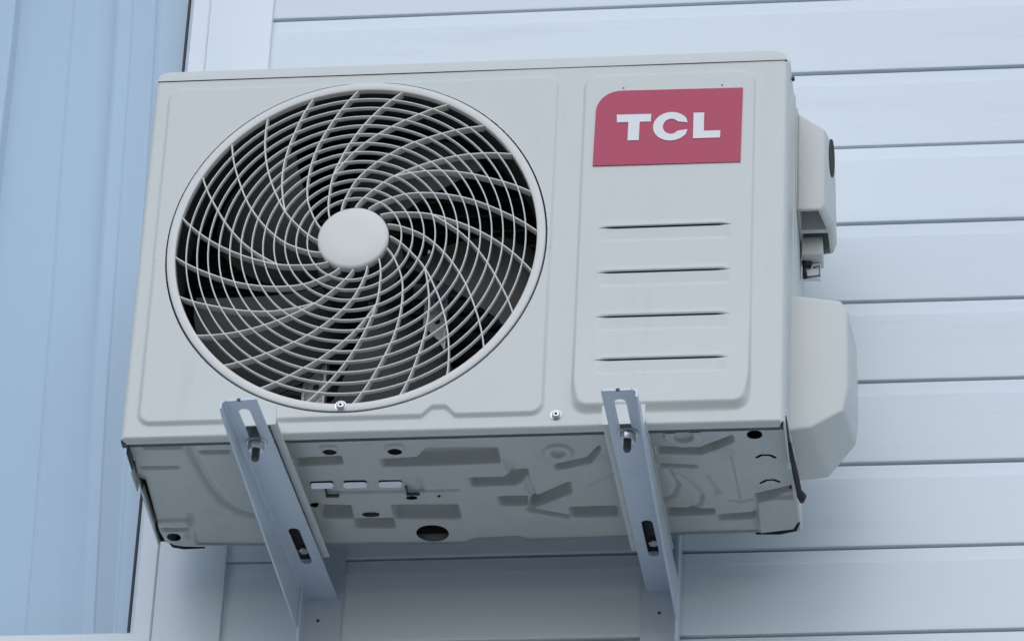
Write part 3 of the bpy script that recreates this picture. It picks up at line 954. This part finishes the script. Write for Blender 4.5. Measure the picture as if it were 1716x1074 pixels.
foot_rail(0.5700, -1, -math.radians(1.5), -0.026, 0.258)

# ------------------------------------------------------------------ wall brackets
def hexring(r, cx, cy, n=6):
    return [(cx + r * math.cos(math.pi / 6 + 2 * math.pi * i / n), cy + r * math.sin(math.pi / 6 + 2 * math.pi * i / n)) for i in range(n)]

def wall_bracket(x_corner, sgn, rz, label, w_fl):
    """x_corner: the bend at the wall end; the flange runs from the bend towards +sgn; local y is 0 at the wall"""
    root = empty('wall_bracket', (x_corner, YW - 0.0025, 0), rz)
    tag(root, label, 'bracket', 'brackets under the air conditioner')
    ZF = -0.0230
    T = 0.0025
    L = 0.446
    mir = lambda x: x * sgn
    sl = [slot(0.0165, 0.0300, -L + 0.018, -L + 0.098, 8), slot(0.0165, 0.0300, -0.166, -0.084, 8)]
    outer = [(0.006, 0.0), (w_fl, 0.0), (w_fl, -L + 0.002), (w_fl - 0.002, -L), (0.008, -L), (0.006, -L + 0.003)]
    bm = bmesh.new()
    add_plate(bm, [outer] + sl, lambda u, v, t: (mir(u), v, t), ZF, ZF + T)
    link('flange', bm_mesh('flange', bm), M['bracket'], root)
    # web: bend plus a tapering plate hanging from it
    bm = bmesh.new()
    n = 6
    ri, ro = 0.0035, 0.006
    ys = np.linspace(-L, 0.0, 24)
    secs = []
    for y in ys:
        q = (y + L) / L
        depth = 0.013 + 0.047 * q
        if q < 0.02:
            depth *= 0.7
        sec_o = [(ro - ro * math.sin(a), ZF + T - ro + ro * math.cos(a)) for a in np.linspace(0, math.pi / 2, n)]
        sec_i = [(ro - ri * math.sin(a), ZF + T - ro + ri * math.cos(a)) for a in np.linspace(math.pi / 2, 0, n)]
        sec = sec_o + [(0.0, ZF - depth), (T, ZF - depth)] + sec_i
        secs.append([bm.verts.new((mir(u), y, z)) for u, z in sec])
    for a, b in zip(secs, secs[1:]):
        m_ = len(a)
        for k in range(m_):
            bm.faces.new((a[k], a[(k + 1) % m_], b[(k + 1) % m_], b[k]))
    bm.faces.new(secs[0][::-1]); bm.faces.new(secs[-1])
    link('web', bm_mesh('web', bm), M['bracket'], root, math.radians(40))
    # upright on the wall, square to it
    up = empty('upright', (0, 0, 0), -rz, root)
    bm = bmesh.new()
    z0_, z1_ = -0.36, 0.24
    xw_ = 0.0485
    add_plate(bm, [[(0.004, z0_), (xw_, z0_), (xw_, z1_), (0.004, z1_)], slot(0.018, 0.030, 0.14, 0.19), slot(0.018, 0.030, -0.20, -0.15)], lambda u, v, t: (mir(u), t, v), -T, 0.0)
    link('upright_plate', bm_mesh('upright_plate', bm), M['bracket'], up)
    bm = bmesh.new()
    a, b = mir(0.0), mir(0.004)
    add_box(bm, min(a, b), max(a, b), -0.034, 0.0, z0_, z1_, 0.0008, 1)
    link('upright_flange', bm_mesh('upright_flange', bm), M['bracket'], up)
    # small screw through the wall end
    bm = bmesh.new()
    k_ = 0.55
    lathe(bm, [(0.0001, -0.0050), (0.0022 * k_, -0.0048), (0.0034 * k_, -0.0034), (0.0036 * k_, -0.0024)], mir(0.020 + (0.006 if sgn < 0 else 0)), -0.0535, 1, 14, closed=False)
    link('wall_screw', bm_mesh('wall_screw', bm), M['dark_steel'], up, math.radians(40))
    # bolt, nut and washer in the front slot; a second set up inside the rear slot
    cy = -L + 0.090
    cx = mir(0.0225)
    def turned(name, prof, cx, cy, n, mm, hexa=False, parent=root):
        bm = bmesh.new()
        rg = []
        for r, z in prof:
            rg.append([bm.verts.new((cx + r * math.cos(2 * math.pi * k / n + 0.3), cy + r * math.sin(2 * math.pi * k / n + 0.3), z)) for k in range(n)])
        for a, b in zip(rg, rg[1:]):
            for k in range(n):
                bm.faces.new((a[k], a[(k + 1) % n], b[(k + 1) % n], b[k]))
        bm.faces.new(rg[0][::-1]); bm.faces.new(rg[-1])
        return link(name, bm_mesh(name, bm), mm, parent, math.radians(35))
    turned('washer', [(0.0125, ZF), (0.0128, ZF - 0.0008), (0.0122, ZF - 0.0018), (0.0075, ZF - 0.0018)], cx, cy, 28, M['steel'])
    turned('nut', [(0.0085, ZF - 0.0018), (0.0098, ZF - 0.0030), (0.0098, ZF - 0.0105), (0.0088, ZF - 0.0115), (0.0050, ZF - 0.0115)], cx, cy, 6, M['steel'])
    pr = []
    for k in range(9):
        pr += [(0.0048, ZF - 0.0105 - 0.0014 * k), (0.0041, ZF - 0.0112 - 0.0014 * k)]
    pr += [(0.0035, ZF - 0.0245)]
    turned('bolt', pr, cx, cy, 14, M['dark_steel'])
    turned('nut', [(0.0058, -0.0112), (0.0062, -0.0125), (0.0062, -0.0165), (0.0055, -0.0175), (0.002, -0.0175)], cx, -0.102, 6, M['steel'])
    box('slot_shade_block', M['black'], root, min(mir(0.010), mir(0.037)), max(mir(0.010), mir(0.037)), -0.180, -0.076, -0.0115, -0.0045, 0.001)  # black block added over the rear slot so it looks shaded inside
    # edge nick at the tip
    box('edge_mark', M['dark_steel'], root, cx - 0.0028, cx + 0.0016, -L - 0.0004, -L + 0.0016, ZF - 0.0003, ZF + T + 0.0003)
    return root
wall_bracket(0.1685, 1, -math.radians(3.9), 'pale blue-grey steel bracket bolted under the fan grille side of the unit', 0.0425)
wall_bracket(0.6305, -1, -math.radians(1.4), 'pale blue-grey steel bracket bolted under the red logo side of the unit', 0.0425)
